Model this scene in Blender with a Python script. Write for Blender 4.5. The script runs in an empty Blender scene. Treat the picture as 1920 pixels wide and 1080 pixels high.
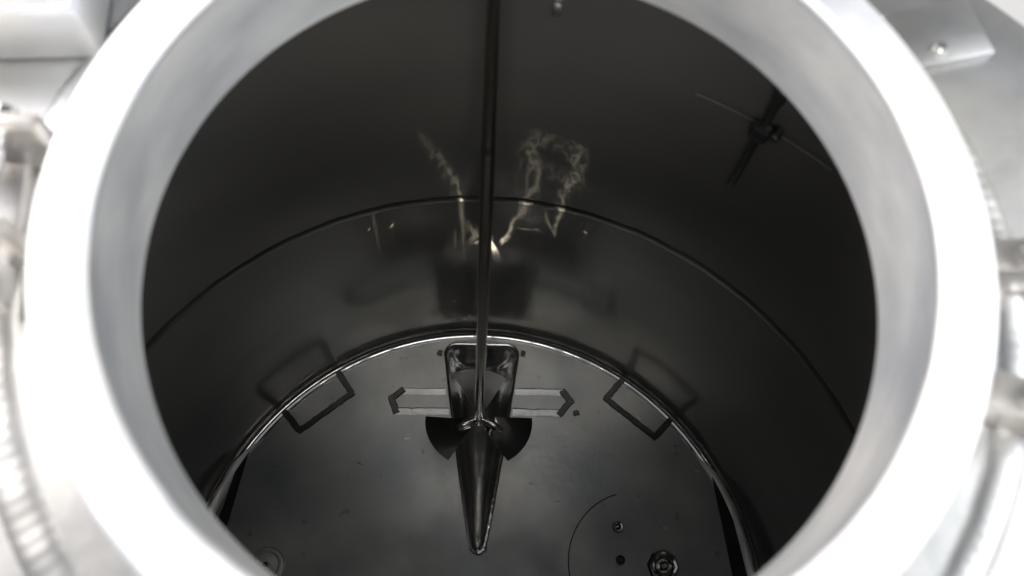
import bpy, bmesh, math, random
from mathutils import Vector, Matrix
random.seed(7)
sc = bpy.context.scene
col = sc.collection
S = 0.5                       # metres per tank radius: the tank is one metre across
R = math.radians

# ------------------------------------------------------------------ camera
cam = bpy.data.cameras.new('camera')
camo = bpy.data.objects.new('camera', cam); col.objects.link(camo); sc.camera = camo
rm = Matrix(((0.99304176, -0.11776275, 0.0), (0.10899645, 0.91911939, -0.3786018), (0.04458519, 0.3759674, 0.92555965)))
camo.matrix_world = Matrix.Translation(Vector((0.0015, -0.1064, 3.1616)) * S) @ rm.to_4x4()
cam.sensor_width = 36.0
cam.lens = 36.0 * 1616.15 / 1920.0
cam.clip_start = 0.01; cam.clip_end = 100
cam.dof.use_dof = True
cam.dof.focus_distance = 1.42
cam.dof.aperture_fstop = 4.0

# ------------------------------------------------------------------ world: an even, bright workshop
w = bpy.data.worlds.new('World'); sc.world = w; w.use_nodes = True
nt = w.node_tree
bg = nt.nodes['Background']
tc = nt.nodes.new('ShaderNodeTexCoord')
sx = nt.nodes.new('ShaderNodeSeparateXYZ'); nt.links.new(tc.outputs['Generated'], sx.inputs[0])
cr = nt.nodes.new('ShaderNodeValToRGB')
cr.color_ramp.elements[0].position = 0.0; cr.color_ramp.elements[0].color = (0.80, 0.79, 0.78, 1)
cr.color_ramp.elements[1].position = 0.75; cr.color_ramp.elements[1].color = (0.30, 0.30, 0.305, 1)
nt.links.new(sx.outputs['Z'], cr.inputs[0]); nt.links.new(cr.outputs[0], bg.inputs['Color'])
bg.inputs['Strength'].default_value = 1.0

def area(name, loc, size, size_y, target, energy, color=(1, 0.97, 0.92)):
    l = bpy.data.lights.new(name, 'AREA'); l.shape = 'RECTANGLE'
    l.size = size; l.size_y = size_y; l.energy = energy; l.color = color
    o = bpy.data.objects.new(name, l); col.objects.link(o); o.location = loc
    o.rotation_euler = (Vector(target) - Vector(loc)).to_track_quat('-Z', 'Y').to_euler()
    return o
# added lamps with no visible source, low enough to rake over the lid and into the manhole neck
area('added_side_lamp', (-2.2, 1.2, 2.7), 1.6, 1.0, (0, 0.15, 1.1), 185, (1, 0.955, 0.94))
area('added_side_lamp', (2.2, 0.3, 2.7), 1.6, 1.0, (0, 0.15, 1.1), 86, (0.96, 0.98, 1))
area('added_side_lamp', (0.2, -2.2, 2.8), 1.6, 1.0, (0, 0.15, 1.1), 62, (1, 0.98, 0.95))
# an added overhead lamp behind the photographer: it lights the back of the floor through the manhole
area('added_top_lamp', (0.12, -0.62, 4.0), 0.6, 0.35, (0, 0.2, 1.1), 15.5, (1, 0.97, 0.92))
# the manhole mouth as a sampling portal for the room light
po = area('manhole_portal', (0.00125, 0.175, 1.155), 0.5, 0.5, (0.00125, 0.175, 0.0), 1.0)
po.data.cycles.is_portal = True

# light thrown back onto the wall by the polished propeller and trough, imitated by one small added lamp with a caustic pattern
def caustic_lamp():
    l = bpy.data.lights.new('added_caustic_lamp', 'POINT'); l.shadow_soft_size = 0.0; l.energy = 0.44; l.color = (1.0, 0.89, 0.68)
    o = bpy.data.objects.new('added_caustic_lamp', l); col.objects.link(o); o.location = Vector((-0.05, 0.745, 0.26)) * S
    l.use_nodes = True; t = l.node_tree; N = t.nodes; L = t.links
    em = N['Emission']
    def put(sock, v):
        if isinstance(v, (int, float)): sock.default_value = v
        else: L.new(v, sock)
    def m(op, a, b=0.0, c=None, clamp=False):
        n = N.new('ShaderNodeMath'); n.operation = op; n.use_clamp = clamp
        put(n.inputs[0], a); put(n.inputs[1], b)
        if c is not None: put(n.inputs[2], c)
        return n.outputs[0]
    ge = N.new('ShaderNodeNewGeometry')
    sp = N.new('ShaderNodeSeparateXYZ'); L.new(ge.outputs['Normal'], sp.inputs[0])
    SGN = 1.0
    X = m('MULTIPLY', sp.outputs[0], SGN); Y = m('MAXIMUM', m('MULTIPLY', sp.outputs[1], SGN), 0.02); Z = m('MULTIPLY', sp.outputs[2], SGN)
    u0 = m('MULTIPLY', m('DIVIDE', X, Y), 0.432); v0 = m('MULTIPLY', m('DIVIDE', Z, Y), 0.432)
    cb = N.new('ShaderNodeCombineXYZ'); L.new(u0, cb.inputs[0]); L.new(m('MULTIPLY', v0, 0.45), cb.inputs[1])
    no = N.new('ShaderNodeTexNoise'); no.inputs['Scale'].default_value = 11; no.inputs['Detail'].default_value = 1.5; L.new(cb.outputs[0], no.inputs['Vector'])
    sc3 = N.new('ShaderNodeSeparateXYZ'); L.new(no.outputs['Color'], sc3.inputs[0])
    u = m('ADD', u0, m('MULTIPLY', m('SUBTRACT', sc3.outputs[0], 0.5), 0.055)); v = m('ADD', v0, m('MULTIPLY', m('SUBTRACT', sc3.outputs[1], 0.5), 0.11))
    # ridged filaments
    n2 = N.new('ShaderNodeTexNoise'); n2.inputs['Scale'].default_value = 20; n2.inputs['Detail'].default_value = 1.5; L.new(cb.outputs[0], n2.inputs['Vector'])
    rid = m('SUBTRACT', 1.0, m('MULTIPLY', m('ABSOLUTE', m('SUBTRACT', n2.outputs['Fac'], 0.5)), 6.5), clamp=True)
    fil = m('ADD', 0.12, m('MULTIPLY', m('POWER', rid, 2.0), 1.3))
    tot = 0.0
    def curve(vals, x):
        n = N.new('ShaderNodeFloatCurve'); c = n.mapping.curves[0]; pts = sorted(vals)
        c.points[0].location = pts[0]; c.points[1].location = pts[-1]
        for p in pts[1:-1]: c.points.new(*p)
        n.mapping.update(); L.new(x, n.inputs['Value']); return n.outputs[0]
    U0, U1, V0, V1 = -1.2, 0.6, 0.3, 2.6
    def streak(pts, ws, iv, warp=True, filament=False):
        nonlocal tot
        uu, vv = (u, v) if warp else (u0, v0)
        lo = pts[-1][1]; hi = pts[0][1]
        vn = m('DIVIDE', m('SUBTRACT', vv, V0), V1 - V0, clamp=True)
        g = curve([((q[1] - V0) / (V1 - V0), (q[0] - U0) / (U1 - U0)) for q in pts], vn)
        cen = m('ADD', m('MULTIPLY', g, U1 - U0), U0)
        k = len(ws)
        wv = curve([((pts[round(i * (len(pts) - 1) / (k - 1))][1] - V0) / (V1 - V0), ws[i] * 17.5) for i in range(k)], vn)
        d = m('DIVIDE', m('SUBTRACT', uu, cen), m('MULTIPLY', wv, 0.1))
        ga = m('EXPONENT', m('MULTIPLY', m('MULTIPLY', d, d), -1.0))
        f = min(0.08, (hi - lo) * 0.25)
        up = m('DIVIDE', m('SUBTRACT', vv, lo - f), f * 2, clamp=True); dn = m('DIVIDE', m('SUBTRACT', hi + f, vv), f * 2, clamp=True)
        iy = m('ADD', iv[1], m('MULTIPLY', m('DIVIDE', m('SUBTRACT', vv, lo), hi - lo, clamp=True), iv[0] - iv[1]))
        r = m('MULTIPLY', m('MULTIPLY', ga, iy), m('MULTIPLY', up, dn))
        if filament: r = m('MULTIPLY', r, fil)
        tot = m('ADD', tot, r)
    def glint(c, wu, wv, i):
        nonlocal tot
        du = m('DIVIDE', m('SUBTRACT', u0, c[0]), wu); dv = m('DIVIDE', m('SUBTRACT', v0, c[1]), wv)
        tot = m('ADD', tot, m('MULTIPLY', m('EXPONENT', m('MULTIPLY', m('ADD', m('MULTIPLY', du, du), m('MULTIPLY', dv, dv)), -1.0)), i))
    A = [(-0.4107, 2.2959), (-0.3705, 2.0956), (-0.2976, 1.8759), (-0.242, 1.6434), (-0.2058, 1.4645)]
    streak(A, (0.010, 0.018, 0.020, 0.012, 0.005), (0.25, 0.9), filament=True)
    streak([(-0.3533, 2.0761), (-0.2811, 1.8609), (-0.2283, 1.6337), (-0.2032, 1.4519)], (0.006, 0.006, 0.005, 0.005), (0.1, 1.1))
    streak([(-0.2058, 1.4645), (-0.2024, 1.2553), (-0.1958, 0.999), (-0.1948, 0.717)], (0.006, 0.007, 0.005, 0.005), (1.1, 0.15), warp=False)
    streak([(-0.1964, 1.2822), (-0.1628, 1.1463), (-0.137, 1.0113), (-0.1249, 0.9094)], (0.006, 0.012, 0.018, 0.020), (0.5, 0.35), filament=True)
    streak([(-0.2429, 1.1396), (-0.2413, 1.0534), (-0.246, 0.9673)], (0.005, 0.005, 0.006), (0.6, 0.9))
    streak([(-0.1572, 1.1256), (-0.163, 1.0195), (-0.1631, 0.92)], (0.04, 0.04, 0.04), (0.15, 0.25), filament=True)
    streak([(0.1087, 1.9304), (0.0911, 1.8307), (0.119, 1.6853), (0.1191, 1.5435), (0.1011, 1.359), (0.0698, 1.1847), (0.0189, 0.9522)], (0.020, 0.022, 0.026, 0.024, 0.016, 0.011, 0.006), (1.2, 0.45), filament=True)
    streak([(0.1144, 1.85), (0.1369, 1.7282), (0.1323, 1.5968), (0.1104, 1.4506), (0.0833, 1.2725), (0.0258, 0.9847)], (0.008, 0.007, 0.007, 0.006, 0.006, 0.006), (0.7, 0.5))
    streak([(0.2926, 2.0429), (0.3053, 1.8934), (0.3122, 1.7623), (0.2794, 1.6276), (0.2717, 1.4512), (0.2697, 1.3111), (0.262, 1.1581)], (0.018, 0.022, 0.022, 0.018, 0.010, 0.007, 0.005), (1.1, 2.2), filament=True)
    streak([(0.3006, 1.8891), (0.3097, 1.7601), (0.2819, 1.6296), (0.2821, 1.4593), (0.2723, 1.3131), (0.2647, 1.16)], (0.007, 0.007, 0.006, 0.005, 0.005, 0.004), (0.5, 1.8))
    streak([(0.2048, 1.3516), (0.2179, 1.2644), (0.2592, 1.1561)], (0.005, 0.006, 0.005), (0.8, 2.2), warp=False)
    streak([(0.1747, 1.9899), (0.1775, 1.9595), (0.1863, 1.8906)], (0.045, 0.045, 0.045), (0.6, 0.6), filament=True)
    streak([(0.207, 1.7733), (0.2133, 1.709), (0.2198, 1.6425)], (0.035, 0.035, 0.035), (0.40, 0.40), filament=True)
    streak([(-0.0429, 0.9114), (-0.029, 0.7975), (-0.01, 0.6217)], (0.004, 0.005, 0.006), (0.5, 0.1), warp=False)
    streak([(-0.0401, 0.9113), (-0.0093, 0.7983), (0.0202, 0.5887)], (0.004, 0.006, 0.008), (0.5, 0.1), warp=False)
    streak([(-0.8653, 2.0182), (-0.8711, 1.7801), (-0.8796, 1.4297)], (0.010, 0.012, 0.014), (0.6, 0.3), warp=False)
    streak([(-0.6782, 1.6588), (-0.7072, 1.4982), (-0.7626, 1.2113)], (0.006, 0.007, 0.009), (0.4, 0.1), warp=False)
    streak([(0.4321, 1.4007), (0.4367, 1.3069), (0.4348, 1.182)], (0.006, 0.006, 0.007), (0.4, 0.3), warp=False)
    for c, wu, wv, i in (((-0.949, 1.8814), 0.016, 0.010, 4.5), ((-0.6905, 1.613), 0.018, 0.012, 6.0), ((-0.813, 1.7315), 0.05, 0.008, 0.5), ((0.1184, 1.1109), 0.022, 0.007, 1.4), ((0.1735, 1.1345), 0.012, 0.007, 2.2), ((0.1446, 1.1211), 0.07, 0.006, 0.6),
                         ((0.4367, 1.3069), 0.012, 0.010, 6.0), ((-0.1251, 0.9428), 0.012, 0.022, 0.7), ((0.2614, 1.1637), 0.008, 0.02, 1.0), ((-0.2058, 1.4645), 0.006, 0.03, 0.8)):
        glint(c, wu, wv, i)
    dd = m('SQRT', m('ADD', 1.0, m('MULTIPLY', m('ADD', m('MULTIPLY', u0, u0), m('MULTIPLY', v0, v0)), 5.36)))
    tot = m('MULTIPLY', tot, m('POWER', m('DIVIDE', dd, 2.6), 3.0))
    L.new(tot, em.inputs['Strength'])
caustic_lamp()

sc.view_settings.view_transform = 'Standard'; sc.view_settings.look = 'None'
sc.view_settings.gamma = 1.0; sc.view_settings.exposure = 0.0
sc.view_settings.use_curve_mapping = False
sc.render.engine = 'CYCLES'
cy = sc.cycles
cy.use_denoising = True
cy.max_bounces = 9; cy.glossy_bounces = 8; cy.diffuse_bounces = 4
cy.sample_clamp_indirect = 6.0; cy.sample_clamp_direct = 3.0
cy.caustics_reflective = True
cy.blur_glossy = 0.3

# ------------------------------------------------------------------ materials
def steel(name, base, rough, rvar=0.08, scale=6.0, aniso=0.0, stretch=(1, 1, 1), bump=0.02, bscale=60.0, cvar=0.15, tint=(1, 1, 1), spots=0.0, rough2=None):
    m = bpy.data.materials.new(name); m.use_nodes = True
    t = m.node_tree; n = t.nodes; L = t.links
    p = n['Principled BSDF']; p.inputs['Metallic'].default_value = 1.0
    c = n.new('ShaderNodeTexCoord'); mp = n.new('ShaderNodeMapping'); mp.inputs['Scale'].default_value = stretch
    L.new(c.outputs['Object'], mp.inputs[0])
    n1 = n.new('ShaderNodeTexNoise'); n1.inputs['Scale'].default_value = scale; n1.inputs['Detail'].default_value = 6; n1.inputs['Roughness'].default_value = 0.62
    L.new(mp.outputs[0], n1.inputs['Vector'])
    n2 = n.new('ShaderNodeTexNoise'); n2.inputs['Scale'].default_value = bscale; n2.inputs['Detail'].default_value = 4
    L.new(mp.outputs[0], n2.inputs['Vector'])
    mr = n.new('ShaderNodeMapRange'); mr.inputs['From Min'].default_value = 0.3; mr.inputs['From Max'].default_value = 0.7
    mr.inputs['To Min'].default_value = max(0.02, rough - rvar); mr.inputs['To Max'].default_value = rough + rvar
    L.new(n1.outputs['Fac'], mr.inputs['Value']); L.new(mr.outputs[0], p.inputs['Roughness'])
    mix = n.new('ShaderNodeMix'); mix.data_type = 'RGBA'
    lo = [base * (1 - cvar) * k * q for k, q in zip(tint, (0.97, 1.0, 1.05))]; hi = [min(1, base * (1 + cvar)) * k * q for k, q in zip(tint, (1.02, 1.0, 0.95))]
    mix.inputs[6].default_value = (*lo, 1); mix.inputs[7].default_value = (*hi, 1)
    n3 = n.new('ShaderNodeTexNoise'); n3.inputs['Scale'].default_value = scale * 0.7; n3.inputs['Detail'].default_value = 5
    L.new(mp.outputs[0], n3.inputs['Vector'])
    mr3 = n.new('ShaderNodeMapRange'); mr3.inputs['From Min'].default_value = 0.32; mr3.inputs['From Max'].default_value = 0.68
    L.new(n3.outputs['Fac'], mr3.inputs['Value']); L.new(mr3.outputs[0], mix.inputs[0])
    out = mix.outputs[2]
    if spots > 0:
        v = n.new('ShaderNodeTexNoise'); v.inputs['Scale'].default_value = 34; v.inputs['Detail'].default_value = 2
        L.new(c.outputs['Object'], v.inputs['Vector'])
        r2 = n.new('ShaderNodeMapRange'); r2.inputs['From Min'].default_value = 0.69; r2.inputs['From Max'].default_value = 0.74
        r2.inputs['To Max'].default_value = spots
        L.new(v.outputs['Fac'], r2.inputs['Value'])
        mx = n.new('ShaderNodeMix'); mx.data_type = 'RGBA'; L.new(r2.outputs[0], mx.inputs[0]); L.new(out, mx.inputs[6])
        mx.inputs[7].default_value = (0.12, 0.115, 0.11, 1); out = mx.outputs[2]
    L.new(out, p.inputs['Base Color'])
    if aniso:
        p.inputs['Anisotropic'].default_value = aniso
        tg = n.new('ShaderNodeTangent'); tg.direction_type = 'RADIAL'; tg.axis = 'Z'
        L.new(tg.outputs[0], p.inputs['Tangent'])
    if bump:
        b = n.new('ShaderNodeBump'); b.inputs['Strength'].default_value = bump; b.inputs['Distance'].default_value = 0.004
        L.new(n2.outputs['Fac'], b.inputs['Height']); L.new(b.outputs[0], p.inputs['Normal'])
    if rough2:                       # satin haze over the sharper reflection
        p2 = n.new('ShaderNodeBsdfPrincipled'); p2.inputs['Metallic'].default_value = 0.70; p2.inputs['Roughness'].default_value = rough2
        L.new(out, p2.inputs['Base Color']); ms = n.new('ShaderNodeMixShader'); ms.inputs[0].default_value = 0.52
        L.new(p.outputs[0], ms.inputs[1]); L.new(p2.outputs[0], ms.inputs[2]); L.new(ms.outputs[0], n['Material Output'].inputs['Surface'])
    return m

M = {}
M['wall'] = steel('wall_steel', 0.225, 0.16, 0.015, 2.2, aniso=0.3, stretch=(1, 1, 3), bump=0.0, cvar=0.13, tint=(1.0, 0.975, 0.93), rough2=0.62)
M['floor'] = steel('floor_steel', 0.50, 0.47, 0.09, 9, bump=0.12, bscale=60, cvar=0.22, tint=(0.98, 1, 1.0), spots=0.35)
def painted_caustics(m, spots):
    # light cast on the floor beside the trough tip, painted into its colour
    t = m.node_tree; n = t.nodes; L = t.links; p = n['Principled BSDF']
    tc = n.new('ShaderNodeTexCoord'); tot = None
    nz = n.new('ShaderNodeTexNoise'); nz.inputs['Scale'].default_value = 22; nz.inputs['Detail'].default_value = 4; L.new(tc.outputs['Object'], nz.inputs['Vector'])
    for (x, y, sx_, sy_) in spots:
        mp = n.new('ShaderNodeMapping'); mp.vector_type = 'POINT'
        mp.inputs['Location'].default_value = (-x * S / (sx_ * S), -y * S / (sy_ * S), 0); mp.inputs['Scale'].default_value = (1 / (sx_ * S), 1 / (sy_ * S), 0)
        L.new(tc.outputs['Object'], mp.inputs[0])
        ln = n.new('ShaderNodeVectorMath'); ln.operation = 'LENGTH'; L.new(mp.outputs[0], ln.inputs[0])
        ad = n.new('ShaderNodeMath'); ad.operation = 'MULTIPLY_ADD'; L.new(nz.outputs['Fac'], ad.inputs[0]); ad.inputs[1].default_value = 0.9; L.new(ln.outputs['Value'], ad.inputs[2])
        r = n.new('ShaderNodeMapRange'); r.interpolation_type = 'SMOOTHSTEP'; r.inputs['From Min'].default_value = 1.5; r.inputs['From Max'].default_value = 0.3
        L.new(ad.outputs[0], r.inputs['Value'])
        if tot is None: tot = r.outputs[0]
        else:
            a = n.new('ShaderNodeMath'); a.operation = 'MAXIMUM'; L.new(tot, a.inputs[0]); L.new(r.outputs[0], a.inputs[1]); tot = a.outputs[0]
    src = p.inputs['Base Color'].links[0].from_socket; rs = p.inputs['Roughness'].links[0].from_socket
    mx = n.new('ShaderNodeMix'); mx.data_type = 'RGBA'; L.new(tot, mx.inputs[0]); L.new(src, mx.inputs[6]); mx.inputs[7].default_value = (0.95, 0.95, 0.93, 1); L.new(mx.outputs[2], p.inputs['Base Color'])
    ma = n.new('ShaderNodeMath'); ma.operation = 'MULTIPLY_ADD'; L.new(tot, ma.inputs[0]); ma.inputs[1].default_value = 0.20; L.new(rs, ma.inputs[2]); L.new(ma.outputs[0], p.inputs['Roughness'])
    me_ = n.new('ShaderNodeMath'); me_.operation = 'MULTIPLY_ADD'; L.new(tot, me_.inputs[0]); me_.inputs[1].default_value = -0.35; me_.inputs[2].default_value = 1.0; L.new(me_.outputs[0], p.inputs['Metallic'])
painted_caustics(M['floor'], [(-0.02, 0.19, 0.06, 0.04), (-0.11, 0.34, 0.075, 0.12), (0.075, 0.38, 0.085, 0.13)])
M['weld_dark'] = steel('ground_weld_dark', 0.09, 0.36, 0.06, 40, bump=0.15, bscale=200)  # dark reflection on the weld strips, painted into the base colour
M['weld_bright'] = steel('ground_weld_bright', 0.95, 0.305, 0.025, 30, stretch=(1, 4, 1), bump=0.2, bscale=150, cvar=0.3)  # bright sheen of the same welds, painted into the base colour
M['fillet'] = steel('fillet_steel', 0.60, 0.075, 0.02, 25, bump=0.008, bscale=60)
M['trough'] = steel('trough_steel', 0.58, 0.21, 0.03, 20, bump=0.05, bscale=60)
M['polish'] = steel('polished_steel', 0.58, 0.10, 0.04, 30, bump=0.03, bscale=50)
M['shaft'] = steel('shaft_steel', 0.85, 0.20, 0.02, 20, stretch=(1, 1, 0.2), bump=0.02, bscale=80, tint=(1.0, 0.94, 0.87))
M['blade'] = steel('blade_steel', 0.24, 0.06, 0.02, 14, bump=0.01, bscale=20)  # dark wall reflected in the lower blades, painted into the colour
M['neck'] = steel('neck_steel', 0.76, 0.40, 0.12, 9, aniso=0.4, stretch=(1, 1, 2.2), bump=0.45, bscale=11, cvar=0.28, tint=(0.985, 1.0, 1.02))
M['neck'].node_tree.nodes['Principled BSDF'].inputs['Metallic'].default_value = 0.62
M['lip'] = steel('lip_steel', 0.90, 0.52, 0.06, 20, bump=0.05, bscale=60, cvar=0.06)
M['lid'] = steel('lid_steel', 0.38, 0.42, 0.08, 9, bump=0.08, bscale=60, cvar=0.10)
M['bead'] = steel('weld_bead', 0.50, 0.60, 0.08, 40, bump=0.08, bscale=150)
M['crescent'] = steel('crescent_steel', 0.70, 0.48, 0.12, 12, bump=0.12, bscale=60, cvar=0.28)
M['ring'] = steel('ring_weld_steel', 0.16, 0.45, 0.05, 4, bump=0.06, bscale=60, cvar=0.6)
M['blade_lit'] = steel('blade_lit', 0.55, 0.36, 0.05, 18, bump=0.03)  # same propeller steel, light on the top blade painted as a paler colour
M['dark_bracket'] = steel('bracket_dark', 0.10, 0.5, 0.05, 20, bump=0.05)  # dark steel of the wall bracket
M['dark'] = steel('dark_steel', 0.06, 0.35, 0.06, 30, bump=0.05)
M['bracket'] = steel('bracket_steel', 0.62, 0.35, 0.06, 30, bump=0.05, tint=(1, 0.97, 0.95))

# ------------------------------------------------------------------ helpers (lengths in tank radii)
def mesh_obj(name, bm, mat, parent=None, smooth=True, sharp=35):
    bmesh.ops.scale(bm, vec=(S, S, S), verts=bm.verts)
    bmesh.ops.recalc_face_normals(bm, faces=bm.faces)
    me = bpy.data.meshes.new(name); bm.to_mesh(me); bm.free()
    me.materials.append(mat)
    if smooth:
        for f in me.polygons: f.use_smooth = True
        me.set_sharp_from_angle(angle=R(sharp))
    o = bpy.data.objects.new(name, me); col.objects.link(o)
    if parent: o.parent = parent
    return o
def empty(name, label, cat, loc=(0, 0, 0), group=None):
    o = bpy.data.objects.new(name, None); col.objects.link(o)
    o['label'] = label; o['category'] = cat
    if group: o['group'] = group
    o.empty_display_size = 0.05
    return o
def lathe(prof, n=160, c=(0, 0), closed=False, a0=0.0, a1=2 * math.pi, frame=None):
    bm = bmesh.new(); full = abs(a1 - a0 - 2 * math.pi) < 1e-6
    rows = []
    for i in range(n if full else n + 1):
        a = a0 + (a1 - a0) * i / n
        row = []
        for r, z in prof:
            p = Vector((c[0] + r * math.cos(a), c[1] + r * math.sin(a), z))
            if frame: p = frame @ p
            row.append(bm.verts.new(p))
        rows.append(row)
    k = len(prof)
    for i in range(n):
        A = rows[i]; B = rows[(i + 1) % len(rows)]
        for j in range(k if closed else k - 1):
            bm.faces.new((A[j], B[j], B[(j + 1) % k], A[(j + 1) % k]))
    if not full and closed:
        bm.faces.new(rows[0]); bm.faces.new(rows[-1][::-1])
    bmesh.ops.remove_doubles(bm, verts=bm.verts, dist=1e-6)
    return bm
def frame_to(p, d):
    d = Vector(d).normalized()
    return Matrix.Translation(Vector(p)) @ d.to_track_quat('Z', 'Y').to_matrix().to_4x4()
def rod(p0, p1, r, n=24, bev=0.15):
    p0 = Vector(p0); p1 = Vector(p1); h = (p1 - p0).length; b = min(r * bev, h * .3)
    return lathe([(0, 0), (r - b, 0), (r, b), (r, h - b), (r - b, h), (0, h)], n, frame=frame_to(p0, p1 - p0))
def box(bm, c, s, rot=None, bev=0.0):
    q = bmesh.ops.create_cube(bm, size=1.0)
    v = q['verts']
    bmesh.ops.scale(bm, vec=s, verts=v)
    if bev:
        e = list({e for x in v for e in x.link_edges})
        g = bmesh.ops.bevel(bm, geom=e, offset=bev, segments=2, affect='EDGES', profile=0.5)
        v = list({x for f in g['faces'] for x in f.verts} | {x for x in v if x.is_valid})
        # everything connected
        seen = set(v); st = list(v)
        while st:
            x = st.pop()
            for ed in x.link_edges:
                y = ed.other_vert(x)
                if y not in seen: seen.add(y); st.append(y)
        v = list(seen)
    if rot is not None: bmesh.ops.transform(bm, matrix=rot.to_4x4(), verts=v)
    bmesh.ops.translate(bm, vec=c, verts=v)
def box_obj(name, c, s, mat, parent, rot=None, bev=0.004):
    bm = bmesh.new(); box(bm, c, s, rot, bev); return mesh_obj(name, bm, mat, parent)
def strip(name, a, b, wd, mat, parent, z=0.0, h=0.004, jitter=0.0015, ext=0.0, crown=0.0):
    """a ground weld: a low ribbon, slightly uneven along its edges, proud of the floor"""
    a = Vector((a[0], a[1], 0)); b = Vector((b[0], b[1], 0)); d = (b - a); L = d.length; d /= L
    a = a - d * ext; b = b + d * ext; L += 2 * ext
    nn = Vector((-d.y, d.x, 0)); k = max(4, int(L / 0.012)); bm = bmesh.new(); rows = []
    for i in range(k + 1):
        p = a + d * (L * i / k)
        jl = random.uniform(-jitter, jitter); jr = random.uniform(-jitter, jitter); e = 0.0
        rows.append([bm.verts.new(p + nn * (wd / 2 + jl) + Vector((0, 0, z))),
                     bm.verts.new(p + nn * (wd / 2 - 0.003 + jl) + Vector((0, 0, z + h))),
                     bm.verts.new(p + nn * ((jl + jr) / 2 + (wd * 0.3 if crown else 0)) + Vector((0, 0, z + h + crown + (0.0012 * random.random() if crown else 0)))),
                     bm.verts.new(p + nn * (-wd / 2 + 0.003 + jr) + Vector((0, 0, z + h))),
                     bm.verts.new(p + nn * (-wd / 2 + jr) + Vector((0, 0, z)))])
    for i in range(k):
        for j in range(4): bm.faces.new((rows[i][j], rows[i + 1][j], rows[i + 1][j + 1], rows[i][j + 1]))
    bm.faces.new(rows[0]); bm.faces.new(rows[-1][::-1])
    return mesh_obj(name, bm, mat, parent, smooth=False)
def ribbon_poly(name, pts, mat, parent, z0, h):
    bm = bmesh.new()
    lo = [bm.verts.new((x, y, z0)) for x, y in pts]; hi = [bm.verts.new((x, y, z0 + h)) for x, y in pts]
    bm.faces.new(hi); bm.faces.new(lo[::-1]); n = len(pts)
    for i in range(n): bm.faces.new((lo[i], lo[(i + 1) % n], hi[(i + 1) % n], hi[i]))
    return mesh_obj(name, bm, mat, parent, smooth=False)

# ------------------------------------------------------------------ the tank
CF = 0.036                 # radius of the corner between floor and wall
MC = (0.0025, 0.3505); MR = 0.4754
tank = empty('mixing_tank', 'open stainless steel mixing tank with round manhole, looked into from above', 'tank')

# wall with its ring weld
wall = mesh_obj('tank_wall', lathe([(1.0, CF), (1.0, 0.5), (1.0, 1.0), (1.0, 1.6), (1.0, 2.13)], 256), M['wall'], tank)
ringp = lathe([(1.0005, 1.064), (0.9984, 1.067), (0.9980, 1.082), (0.9984, 1.096), (1.0005, 1.099)], 320)
for v in ringp.verts:
    a = math.atan2(v.co.y, v.co.x)
    v.co.z += 0.0015 * math.sin(a * 37) + 0.001 * math.sin(a * 91 + 1)
mesh_obj('ring_weld', ringp, M['ring'], wall)

# floor plate with the hole for the trough
A0 = Vector((-0.012, 0.196, 0)); A1 = Vector((-0.087, 0.930, 0)); AX = (A1 - A0); TL = AX.length; AX /= TL
NX = Vector((AX.y, -AX.x, 0))            # towards the right of the picture
def half_w(t):                          # half width of the trough along its length 0..1
    return 0.016 + 0.117 * t ** 0.88
def outline(off=0.0):
    pts = []
    N = 22; rc = 0.032
    L_, R_ = [], []
    for i in range(N + 1):
        t = i / N
        y = t * (TL - rc)
        L_.append((y, -(half_w(y / TL) + off))); R_.append((y, half_w(y / TL) + off))
    w1 = half_w((TL - rc) / TL)
    cl = [(TL - rc + (rc + off) * math.sin(a), -(w1 - rc + (rc + off) * math.cos(a))) for a in [math.pi / 2 * k / 6 for k in range(1, 7)]]
    crn = [(TL - rc + (rc + off) * math.sin(a), (w1 - rc + (rc + off) * math.cos(a))) for a in [math.pi / 2 * k / 6 for k in range(1, 7)]]
    tip = [(-(0.016 + off) * math.sin(a), (0.016 + off) * math.cos(a)) for a in [math.pi * k / 6 for k in range(1, 6)]]
    loop = L_ + cl + crn[::-1] + R_[::-1] + tip
    return loop
def tpt(y, x, z=0.0):
    return A0 + AX * y + NX * x + Vector((0, 0, z))
def scaled_loop(k, z, back=0.0):
    out = []
    for (y, x) in outline(0.0):
        out.append((y, x))
    return out
base = outline(0.0)
fl = bmesh.new()
rv = [fl.verts.new(((1 - CF) * math.cos(2 * math.pi * i / 220), (1 - CF) * math.sin(2 * math.pi * i / 220), 0)) for i in range(220)]
hole = [fl.verts.new(tpt(y, x)) for y, x in outline(0.010)]
ed = [fl.edges.new((rv[i], rv[(i + 1) % 220])) for i in range(220)] + [fl.edges.new((hole[i], hole[(i + 1) % len(hole)])) for i in range(len(hole))]
bmesh.ops.triangle_fill(fl, use_beauty=True, edges=ed, normal=(0, 0, 1))
floor = mesh_obj('tank_floor', fl, M['floor'], tank, smooth=False)

# concave corner between floor and wall
fp = [((1 - CF) + CF * math.sin(a), CF * (1 - math.cos(a))) for a in [math.pi / 2 * k / 10 for k in range(11)]]
fbm = lathe(fp, 360)
for v in fbm.verts:
    a = math.atan2(v.co.y, v.co.x)
    k = 0.0003 * math.sin(a * 53) + 0.0002 * math.sin(a * 117 + 2)
    r = math.hypot(v.co.x, v.co.y)
    if 0.962 < r < 0.9995: v.co.z += k
mesh_obj('corner_fillet', fbm, M['fillet'], floor)

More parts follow.
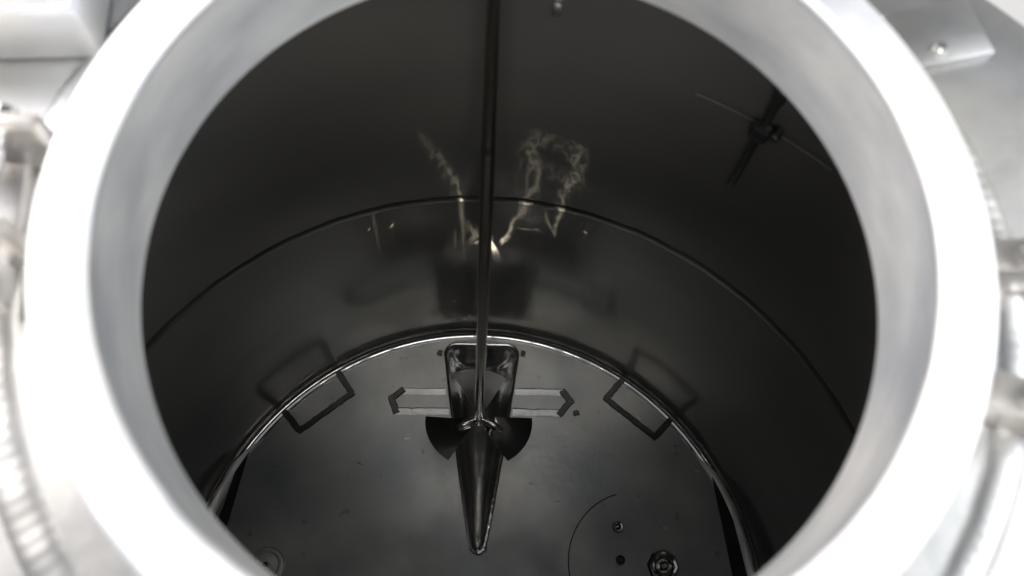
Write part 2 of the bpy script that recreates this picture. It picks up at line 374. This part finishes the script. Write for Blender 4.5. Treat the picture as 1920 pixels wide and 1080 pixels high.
# drain trough: a half round channel that widens and deepens towards the back wall
tb = bmesh.new()
def depth(y): return 0.012 + 0.135 * (max(0.0, min(1.0, y / TL))) ** 0.9
loops = []
prof = [(1.0, 0.0, 0.010), (1.0, 0.06, 0.004), (0.985, 0.16, 0.0), (0.95, 0.34, 0.0), (0.88, 0.54, 0), (0.76, 0.72, 0), (0.60, 0.86, 0), (0.40, 0.95, 0), (0.2, 0.99, 0), (0.03, 1.0, 0)]
for k, d, off in prof:
    lp = outline(off); row = []
    for (y, x) in lp:
        # shrink across only, and pull the back wall forward a little with depth
        yy = y
        if y > TL - 0.05: yy = y - 0.05 * (1 - k) * 1.0 - 0.02 * d
        if y < 0.02: yy = y + 0.02 * (1 - k)
        row.append(tb.verts.new(tpt(yy, x * k, -d * depth(y) + (0.0 if d else 0.0))))
    loops.append(row)
n = len(loops[0])
for a, b in zip(loops, loops[1:]):
    for i in range(n): tb.faces.new((a[i], a[(i + 1) % n], b[(i + 1) % n], b[i]))
# close the valley: join left and right side of the last loop
last = loops[-1]
bmesh.ops.triangle_fill(tb, use_beauty=True, edges=[tb.edges.get((last[i], last[(i + 1) % n])) for i in range(n)])
trough = mesh_obj('drain_trough', tb, M['trough'], tank, sharp=60)
# the rolled rim that runs round the trough mouth
rb = bmesh.new(); lo = outline(0.010); rows = []
for i, (y, x) in enumerate(lo):
    c = tpt(y, x); nx = tpt(*lo[(i + 1) % len(lo)]) - tpt(*lo[i - 1]); nx.z = 0; nx.normalize(); o_ = Vector((nx.y, -nx.x, 0))
    rr = 0.0055 + 0.0012 * random.random()
    rows.append([rb.verts.new(c + o_ * (rr * math.cos(a)) + Vector((0, 0, rr * 0.8 * math.sin(a)))) for a in [2 * math.pi * k / 8 for k in range(8)]])
for i in range(len(rows)):
    A, B = rows[i], rows[(i + 1) % len(rows)]
    for j in range(8): rb.faces.new((A[j], B[j], B[(j + 1) % 8], A[(j + 1) % 8]))
mesh_obj('trough_rim', rb, M['trough'], trough)

# lumpy weld round the trough's tip and up its right side
tw = bmesh.new(); lo2 = [q for q in outline(0.008) if q[1] > -0.012 and q[0] < 0.30]
lo2.sort(key=lambda q: -q[0] if q[1] > 0.0155 else 1 + -q[1])
fine = []
for a_, b_ in zip(lo2, lo2[1:]):
    k = max(1, int(math.hypot(a_[0] - b_[0], a_[1] - b_[1]) / 0.006))
    fine += [(a_[0] + (b_[0] - a_[0]) * i / k, a_[1] + (b_[1] - a_[1]) * i / k) for i in range(k)]
rows = []
for i, (y, x) in enumerate(fine):
    c = tpt(y, x, 0.001); nx = tpt(*fine[min(i + 1, len(fine) - 1)]) - tpt(*fine[max(i - 1, 0)]); nx.normalize(); o_ = Vector((nx.y, -nx.x, 0))
    rr = (0.004 + 0.0035 * random.random()) * (0.5 + 0.9 * i / len(fine))
    rows.append([tw.verts.new(c + o_ * (rr * 1.3 * math.cos(a)) + Vector((0, 0, rr * 0.7 * math.sin(a)))) for a in [2 * math.pi * k / 8 for k in range(8)]])
for A, B in zip(rows, rows[1:]):
    for j in range(8): tw.faces.new((A[j], B[j], B[(j + 1) % 8], A[(j + 1) % 8]))
tw.faces.new(rows[0]); tw.faces.new(rows[-1][::-1])
mesh_obj('tip_weld', tw, M['polish'], trough)

# ground weld strips on the floor
W = 0.024
lb = [(-0.640, 0.795), (-0.547, 0.687), (-0.711, 0.525), (-0.800, 0.606)]
rbk = [(0.482, 0.893), (0.404, 0.782), (0.597, 0.657), (0.676, 0.762)]
for q in (lb, rbk):
    for i in range(3):
        e = strip('weld_strip', q[i], q[i + 1], W, M['weld_dark'], floor, z=0.001 + 0.0015 * (i % 2), ext=0.008 if i == 1 else 0.0)
hexl = [(-0.360, 0.722), (-0.398, 0.686), (-0.372, 0.636)]
hexr = [(0.238, 0.790), (0.272, 0.755), (0.234, 0.700)]
for q in (hexl, hexr):
    for i in range(2): strip('weld_strip', q[i], q[i + 1], 0.026, M['weld_dark'], floor, z=0.0035 + 0.001 * i, ext=0.006)
strip('weld_strip', (-0.366, 0.718), (-0.200, 0.737), 0.028, M['weld_bright'], floor, z=0.001, h=0.0012, crown=0.0050)
strip('weld_strip', (-0.372, 0.640), (-0.178, 0.664), 0.028, M['weld_bright'], floor, z=0.001, h=0.0012, crown=0.0050)
strip('weld_strip', (0.058, 0.768), (0.238, 0.786), 0.028, M['weld_bright'], floor, z=0.001, h=0.0012, crown=0.0050)
strip('weld_strip', (0.058, 0.690), (0.234, 0.706), 0.028, M['weld_bright'], floor, z=0.001, h=0.0012, crown=0.0050)
# small grind marks
for x, y, a in ((-0.243, 0.884, 1.3), (0.072, 0.921, 1.5), (0.296, 0.713, 0.3)):
    strip('grind_mark', (x - 0.012 * math.cos(a), y - 0.012 * math.sin(a)), (x + 0.012 * math.cos(a), y + 0.012 * math.sin(a)), 0.018, M['weld_dark'], floor, z=0.0008, h=0.003, jitter=0.003)

# fine scratches
for i in range(14):
    x, y, a = random.uniform(-0.7, 0.75), random.uniform(0.2, 0.8), random.uniform(-0.5, 0.4)
    if -0.25 < x < 0.12: continue
    l = random.uniform(0.008, 0.03)
    strip('scratch', (x, y), (x + l * math.cos(a), y + l * math.sin(a)), 0.0065, M['weld_bright'], floor, z=0.0004, h=0.0006, jitter=0.0004, crown=0.0012)

# side segments of the floor beyond the straight plate edges
def arcpts(a0, a1, r, k=14): return [(r * math.cos(a0 + (a1 - a0) * i / k), r * math.sin(a0 + (a1 - a0) * i / k)) for i in range(k + 1)]
ribbon_poly('edge_gap', [(0.790, 0.612), (0.815, 0.524), (0.893, 0.197), (0.945, -0.02), (0.962, 0.02), (0.945, 0.203), (0.880, 0.437), (0.850, 0.487)], M['dark'], floor, 0.0006, 0.003)
ribbon_poly('edge_gap', [(-0.868, 0.452), (-0.877, 0.41), (-0.894, 0.156), (-0.900, -0.02), (-0.955, -0.02), (-0.935, 0.16), (-0.922, 0.226), (-0.908, 0.36)], M['dark'], floor, 0.0006, 0.003)
def edge_segment(a0, a1):
    # rough ground face of the corner, wide in the middle of the arc and running out at its ends
    bm = bmesh.new(); rows = []
    for i in range(61):
        q = i / 60; a = R(a0 + (a1 - a0) * q); k = min(1.0, math.sin(math.pi * q) * 1.6) * (0.92 + 0.08 * math.sin(q * 31)); row = []
        for j in range(7):
            t = math.pi / 2 * (0.04 + 0.72 * k * j / 6)
            r = (1 - CF) + CF * math.sin(t) - 0.0016; z = CF * (1 - math.cos(t)) + 0.0016
            row.append(bm.verts.new((r * math.cos(a), r * math.sin(a), z)))
        rows.append(row)
    for A, B in zip(rows, rows[1:]):
        for j in range(6): bm.faces.new((A[j], B[j], B[j + 1], A[j + 1]))
    mesh_obj('edge_segment', bm, M['crescent'], floor)
edge_segment(-4, 40); edge_segment(150, 184)

# seam of the round inset plate at the right
g = lathe([(0.2470, 0.0004), (0.2480, 0.0016), (0.2500, 0.0016), (0.2510, 0.0004)], 60, c=(0.56, 0.20), a0=R(112), a1=R(215))
mesh_obj('plate_seam', g, M['dark'], floor)

# floor fittings
def floor_button(x, y):
    o = mesh_obj('floor_button', lathe([(0.060, 0.0), (0.060, 0.010), (0.056, 0.014), (0.050, 0.015), (0.047, 0.010), (0.044, 0.010), (0.040, 0.016), (0.012, 0.019), (0.010, 0.017), (0.0, 0.016)], 48, c=(x, y)), M['crescent'], tank)
    o['label'] = 'pale round button half hidden by the manhole edge'
    mesh_obj('centre_pin', lathe([(0.008, 0.015), (0.008, 0.022), (0.005, 0.024), (0, 0.024)], 16, c=(x - 0.003, y)), M['dark'], o)
floor_button(-0.727, 0.050)
def nozzle(x, y):
    o = mesh_obj('floor_nozzle', lathe([(0.058, 0.0), (0.058, 0.014), (0.050, 0.022), (0.042, 0.020), (0.036, 0.012), (0.0, 0.012)], 8, c=(x, y)), M['polish'], tank, sharp=25)
    o['label'] = 'dark polished nozzle with concentric rings'
    mesh_obj('inner_ring', lathe([(0.033, 0.011), (0.033, 0.026), (0.029, 0.030), (0.024, 0.026), (0.023, 0.013), (0.0, 0.013)], 32, c=(x, y)), M['polish'], o)
    mesh_obj('centre_ring', lathe([(0.016, 0.012), (0.016, 0.030), (0.012, 0.034), (0.009, 0.030), (0.009, 0.014)], 24, c=(x, y)), M['polish'], o)
    mesh_obj('centre_pin', rod((x, y, 0.012), (x, y, 0.050), 0.005, 12), M['polish'], o)
nozzle(0.644, 0.200)
bo = mesh_obj('floor_bolt_or_smudge', lathe([(0.021, 0.0), (0.021, 0.006), (0.017, 0.010), (0.012, 0.009), (0.010, 0.014), (0.004, 0.018), (0, 0.018)], 24, c=(0.478, 0.317)), M['polish'], tank)
mesh_obj('floor_bolt_or_smudge', lathe([(0.017, 0.0), (0.014, 0.004), (0.009, 0.006), (0.004, 0.004), (0, 0.004)], 14, c=(0.495, 0.205)), M['weld_dark'], tank)  # dark smudge on the floor, made as a low dark disc

# small lug high on the back wall
box_obj('wall_lug', (0.024, 0.992, 1.866), (0.016, 0.016, 0.026), M['bracket'], tank, bev=0.004)

# lid: top plate with the manhole hole (inner and outer face)
lid_b = bmesh.new(); NL = 200
def ringv(r, z, c): return [lid_b.verts.new((c[0] + r * math.cos(2 * math.pi * i / NL), c[1] + r * math.sin(2 * math.pi * i / NL), z)) for i in range(NL)]
rings = [ringv(MR + 0.004, 2.132, MC), ringv(1.0, 2.132, (0, 0)), ringv(1.085, 2.125, (0, 0)), ringv(1.10, 2.135, (0, 0)), ringv(1.092, 2.150, (0, 0)), ringv(0.53, 2.150, MC)]
for a, b in zip(rings, rings[1:]):
    for i in range(NL): lid_b.faces.new((a[i], a[(i + 1) % NL], b[(i + 1) % NL], b[i]))
lid = mesh_obj('tank_lid', lid_b, M['lid'], tank)
# outer jacket below the lid
mesh_obj('outer_jacket', lathe([(1.07, 0.0), (1.07, 1.0), (1.07, 2.124)], 160), M['lid'], tank)

# manhole neck and its rolled lip
def arc(c, r, a0, a1, k=8): return [(c[0] + r * math.cos(R(a0 + (a1 - a0) * i / k)), c[1] + r * math.sin(R(a0 + (a1 - a0) * i / k))) for i in range(k + 1)]
neck = mesh_obj('manhole_neck', lathe([(MR + 0.010, 2.128), (MR + 0.003, 2.129), (MR, 2.133), (MR, 2.17), (MR, 2.22), (MR, 2.283)], 256, c=MC), M['neck'], tank)
mesh_obj('manhole_lip', lathe([(MR, 2.2829)] + arc((MR + 0.013, 2.284), 0.013, 178, 96) + arc((0.532, 2.288), 0.0095, 90, 0) + arc((0.532, 2.278), 0.0095, 0, -90) + [(0.522, 2.268), (0.520, 2.151)], 256, c=MC), M['lip'], neck)

# fish scale weld bead round the manhole on the lid
wb = bmesh.new(); nb = 230; rows = []
for i in range(nb * 4):
    a = 2 * math.pi * i / (nb * 4); ph = (i % 4) / 4.0
    hgt = 0.008 + 0.0003 * math.cos(ph * 2 * math.pi) + 0.0006 * math.sin(i * 0.37); 
    row = []
    for k in range(6):
        b_ = math.pi * k / 5
        r = 0.640 + 0.026 * math.cos(b_) * -1
        row.append(wb.verts.new((MC[0] + r * math.cos(a + 0.01 * math.sin(b_)), MC[1] + r * math.sin(a + 0.01 * math.sin(b_)), 2.149 + hgt * math.sin(b_))))
    rows.append(row)
for i in range(len(rows)):
    A, B = rows[i], rows[(i + 1) % len(rows)]
    for j in range(5): wb.faces.new((A[j], B[j], B[j + 1], A[j + 1]))
mesh_obj('weld_bead', wb, M['lid'], lid)

# ------------------------------------------------------------------ agitator
H = Vector((-0.0594, 0.601, 0.20)); T = Vector((-0.0867, 0.885, 2.0)); AD = (T - H).normalized()
ag = empty('agitator', 'slanted steel agitator with three bladed propeller above the drain trough', 'agitator')
J = H + AD * ((1.62 - 0.2) / AD.z)
top = H + AD * ((2.34 - 0.2) / AD.z)
mesh_obj('shaft', rod(H - AD * 0.012, J, 0.0158, 32), M['shaft'], ag)
mesh_obj('upper_shaft', rod(J, top, 0.0150, 32), M['shaft'], ag)
mesh_obj('coupling', lathe([(0.0156, -0.02), (0.0160, -0.012), (0.0160, 0.012), (0.0150, 0.02)], 32, frame=frame_to(J, AD)), M['shaft'], ag)
mesh_obj('shaft_seal', lathe([(0.030, 0.0), (0.030, 0.03), (0.045, 0.031), (0.045, 0.045), (0.0148, 0.046)], 32, frame=frame_to(H + AD * ((2.105 - 0.2) / AD.z), AD)), M['polish'], ag)
hubf = frame_to(H, AD)
mesh_obj('hub', lathe([(0, -0.03), (0.010, -0.029), (0.017, -0.022), (0.0185, 0.012), (0.0162, 0.026), (0.0157, 0.028)], 32, frame=hubf), M['polish'], ag)
# blade frame: e1 roughly picture-right, e2 picture-up, in the plane across the shaft
view = (H - Vector((0.0015, -0.1064, 3.1616))).normalized()
camx = Vector((rm[0][0], rm[1][0], rm[2][0])); 
e1 = (camx - AD * camx.dot(AD)).normalized(); e2 = AD.cross(e1).normalized()
def blade(ang, rad=0.188, half=31, pitch=8, mat='blade'):
    ca = R(ang); rd = e1 * math.cos(ca) + e2 * math.sin(ca); tg = AD.cross(rd)
    pd = tg * math.cos(R(pitch)) + AD * math.sin(R(pitch))      # across the blade, tipped by the pitch
    nd = rd.cross(pd)
    bm = bmesh.new(); th = 0.0035; NR, NA = 8, 12
    grid = {}
    for s in (0, 1):
        for i in range(NR + 1):
            r = 0.020 + (rad - 0.020) * i / NR
            for j in range(NA + 1):
                q = (j / NA * 2 - 1)
                a = R(half) * q * (0.55 + 0.45 * min(1, i / 2.0))
                tw = 0.010 * q * (1 - i / NR)                 # slight twist
                p = H + rd * (r * math.cos(a)) + pd * (r * math.sin(a) / math.cos(R(pitch)) * 0.97) + nd * ((s - .5) * th + tw + 0.003 * (1 - q * q) * (i / NR))
                grid[s, i, j] = bm.verts.new(p)
    for i in range(NR):
        for j in range(NA):
            bm.faces.new((grid[0, i, j], grid[0, i + 1, j], grid[0, i + 1, j + 1], grid[0, i, j + 1]))
            bm.faces.new((grid[1, i, j], grid[1, i, j + 1], grid[1, i + 1, j + 1], grid[1, i + 1, j]))
    for i in range(NR):
        for j in (0, NA): bm.faces.new((grid[0, i, j], grid[1, i, j], grid[1, i + 1, j], grid[0, i + 1, j]))
    for j in range(NA):
        for i in (0, NR): bm.faces.new((grid[0, i, j], grid[0, i, j + 1], grid[1, i, j + 1], grid[1, i, j]))
    o = mesh_obj('blade', bm, M[mat], ag)
    # spindle shaped root weld
    fr = Matrix.Translation(H + rd * 0.010 + AD * 0.008) @ rd.to_track_quat('Z', 'Y').to_matrix().to_4x4()
    pr = [(0.0, 0.0)] + [(0.0155 * math.sin(math.pi * (0.22 + 0.78 * k / 9)) ** 0.8 if k < 9 else 0.0, 0.086 * k / 9) for k in range(0, 10)]
    mesh_obj('root_weld', lathe(pr, 20, frame=fr), M['polish'], o)
blade(90, mat='blade_lit'); blade(207); blade(-27, pitch=-8)

# ------------------------------------------------------------------ bracket high on the wall at the right
wb_ = empty('wall_bracket', 'dark upright bracket with thin cross rod high on tank wall beside manhole edge', 'bracket')
ca = math.atan2(0.888, 0.460)
def wp(a, z, r): return Vector((r * math.cos(a), r * math.sin(a), z))
bm = bmesh.new()
rotw = Matrix.Rotation(ca, 3, 'Z')
box_obj('upright', wp(ca, 1.685, 0.982), (0.020, 0.016, 0.33), M['dark_bracket'], wb_, rot=rotw, bev=0.004)
box_obj('boss', wp(ca, 1.745, 0.968), (0.026, 0.040, 0.040), M['dark_bracket'], wb_, rot=rotw, bev=0.008)
mesh_obj('boss_screw', rod(wp(ca - 0.03, 1.755, 0.985), wp(ca - 0.03, 1.755, 0.960), 0.010, 16), M['dark_bracket'], wb_)
rb2 = lathe([(0.990 + 0.0011 * math.cos(t), 1.7375 + 0.0011 * math.sin(t)) for t in [2 * math.pi * k / 8 for k in range(8)]], 40, closed=True, a0=ca - 0.155, a1=ca + 0.150)
mesh_obj('cross_rod', rb2, M['bracket'], wb_)
box_obj('upright_cap', wp(ca, 1.860, 0.976), (0.028, 0.024, 0.04), M['dark_bracket'], wb_, rot=rotw, bev=0.006)

# ------------------------------------------------------------------ fittings on the lid outside
def rel(ang, r, z): return Vector((MC[0] + r * math.cos(R(ang)), MC[1] + r * math.sin(R(ang)), z))
hg = empty('hinge_bracket', 'steel hinge bracket with pin on the lid, left of the manhole', 'hinge')
def rz(a): return Matrix.Rotation(R(a), 3, 'Z')
box_obj('hinge_plate', rel(183, 0.72, 2.165), (0.20, 0.26, 0.026), M['bracket'], hg, rot=rz(8), bev=0.006)
box_obj('lug', rel(176, 0.66, 2.215), (0.15, 0.026, 0.10), M['bracket'], hg, rot=rz(4), bev=0.008)
box_obj('lug', rel(188, 0.66, 2.215), (0.15, 0.026, 0.10), M['bracket'], hg, rot=rz(4), bev=0.008)
mesh_obj('pin', rod(rel(173, 0.648, 2.235), rel(191, 0.648, 2.235), 0.016, 24), M['polish'], hg)
bxx = empty('terminal_box', 'pale square box on the lid at upper left of the manhole', 'box')
box_obj('case', rel(158, 0.80, 2.20), (0.26, 0.20, 0.10), M['lip'], bxx, rot=rz(10), bev=0.012)
box_obj('cover', rel(158, 0.80, 2.258), (0.24, 0.18, 0.014), M['lip'], bxx, rot=rz(10), bev=0.005)
def clamp(ang, label):
    c = empty('clamp_bolt', label, 'clamp bolt', group='clamp bolts around the manhole')
    box_obj('lug', rel(ang, 0.64, 2.185), (0.13, 0.05, 0.07), M['bracket'], c, rot=rz(ang), bev=0.010)
    mesh_obj('bolt', rod(rel(ang, 0.645, 2.20), rel(ang, 0.645, 2.262), 0.017, 20), M['polish'], c)
    mesh_obj('nut', lathe([(0, 0.0), (0.028, 0.0), (0.030, 0.004), (0.030, 0.020), (0.026, 0.025), (0, 0.025)], 6, frame=Matrix.Translation(rel(ang, 0.645, 2.222))), M['polish'], c, sharp=20)
clamp(5, 'bright clamp bolt at the right edge, the upper of two')
clamp(-12, 'bright clamp bolt at the right edge, the lower of two')
pl = empty('lid_pad', 'thin steel pad welded on the lid at upper right of the manhole', 'pad')
box_obj('pad', rel(37, 0.72, 2.156), (0.14, 0.10, 0.012), M['lid'], pl, rot=rz(20), bev=0.003)
mesh_obj('screw', lathe([(0, 0), (0.010, 0), (0.010, 0.006), (0.007, 0.010), (0, 0.010)], 16, frame=Matrix.Translation(rel(35, 0.70, 2.162))), M['polish'], pl)
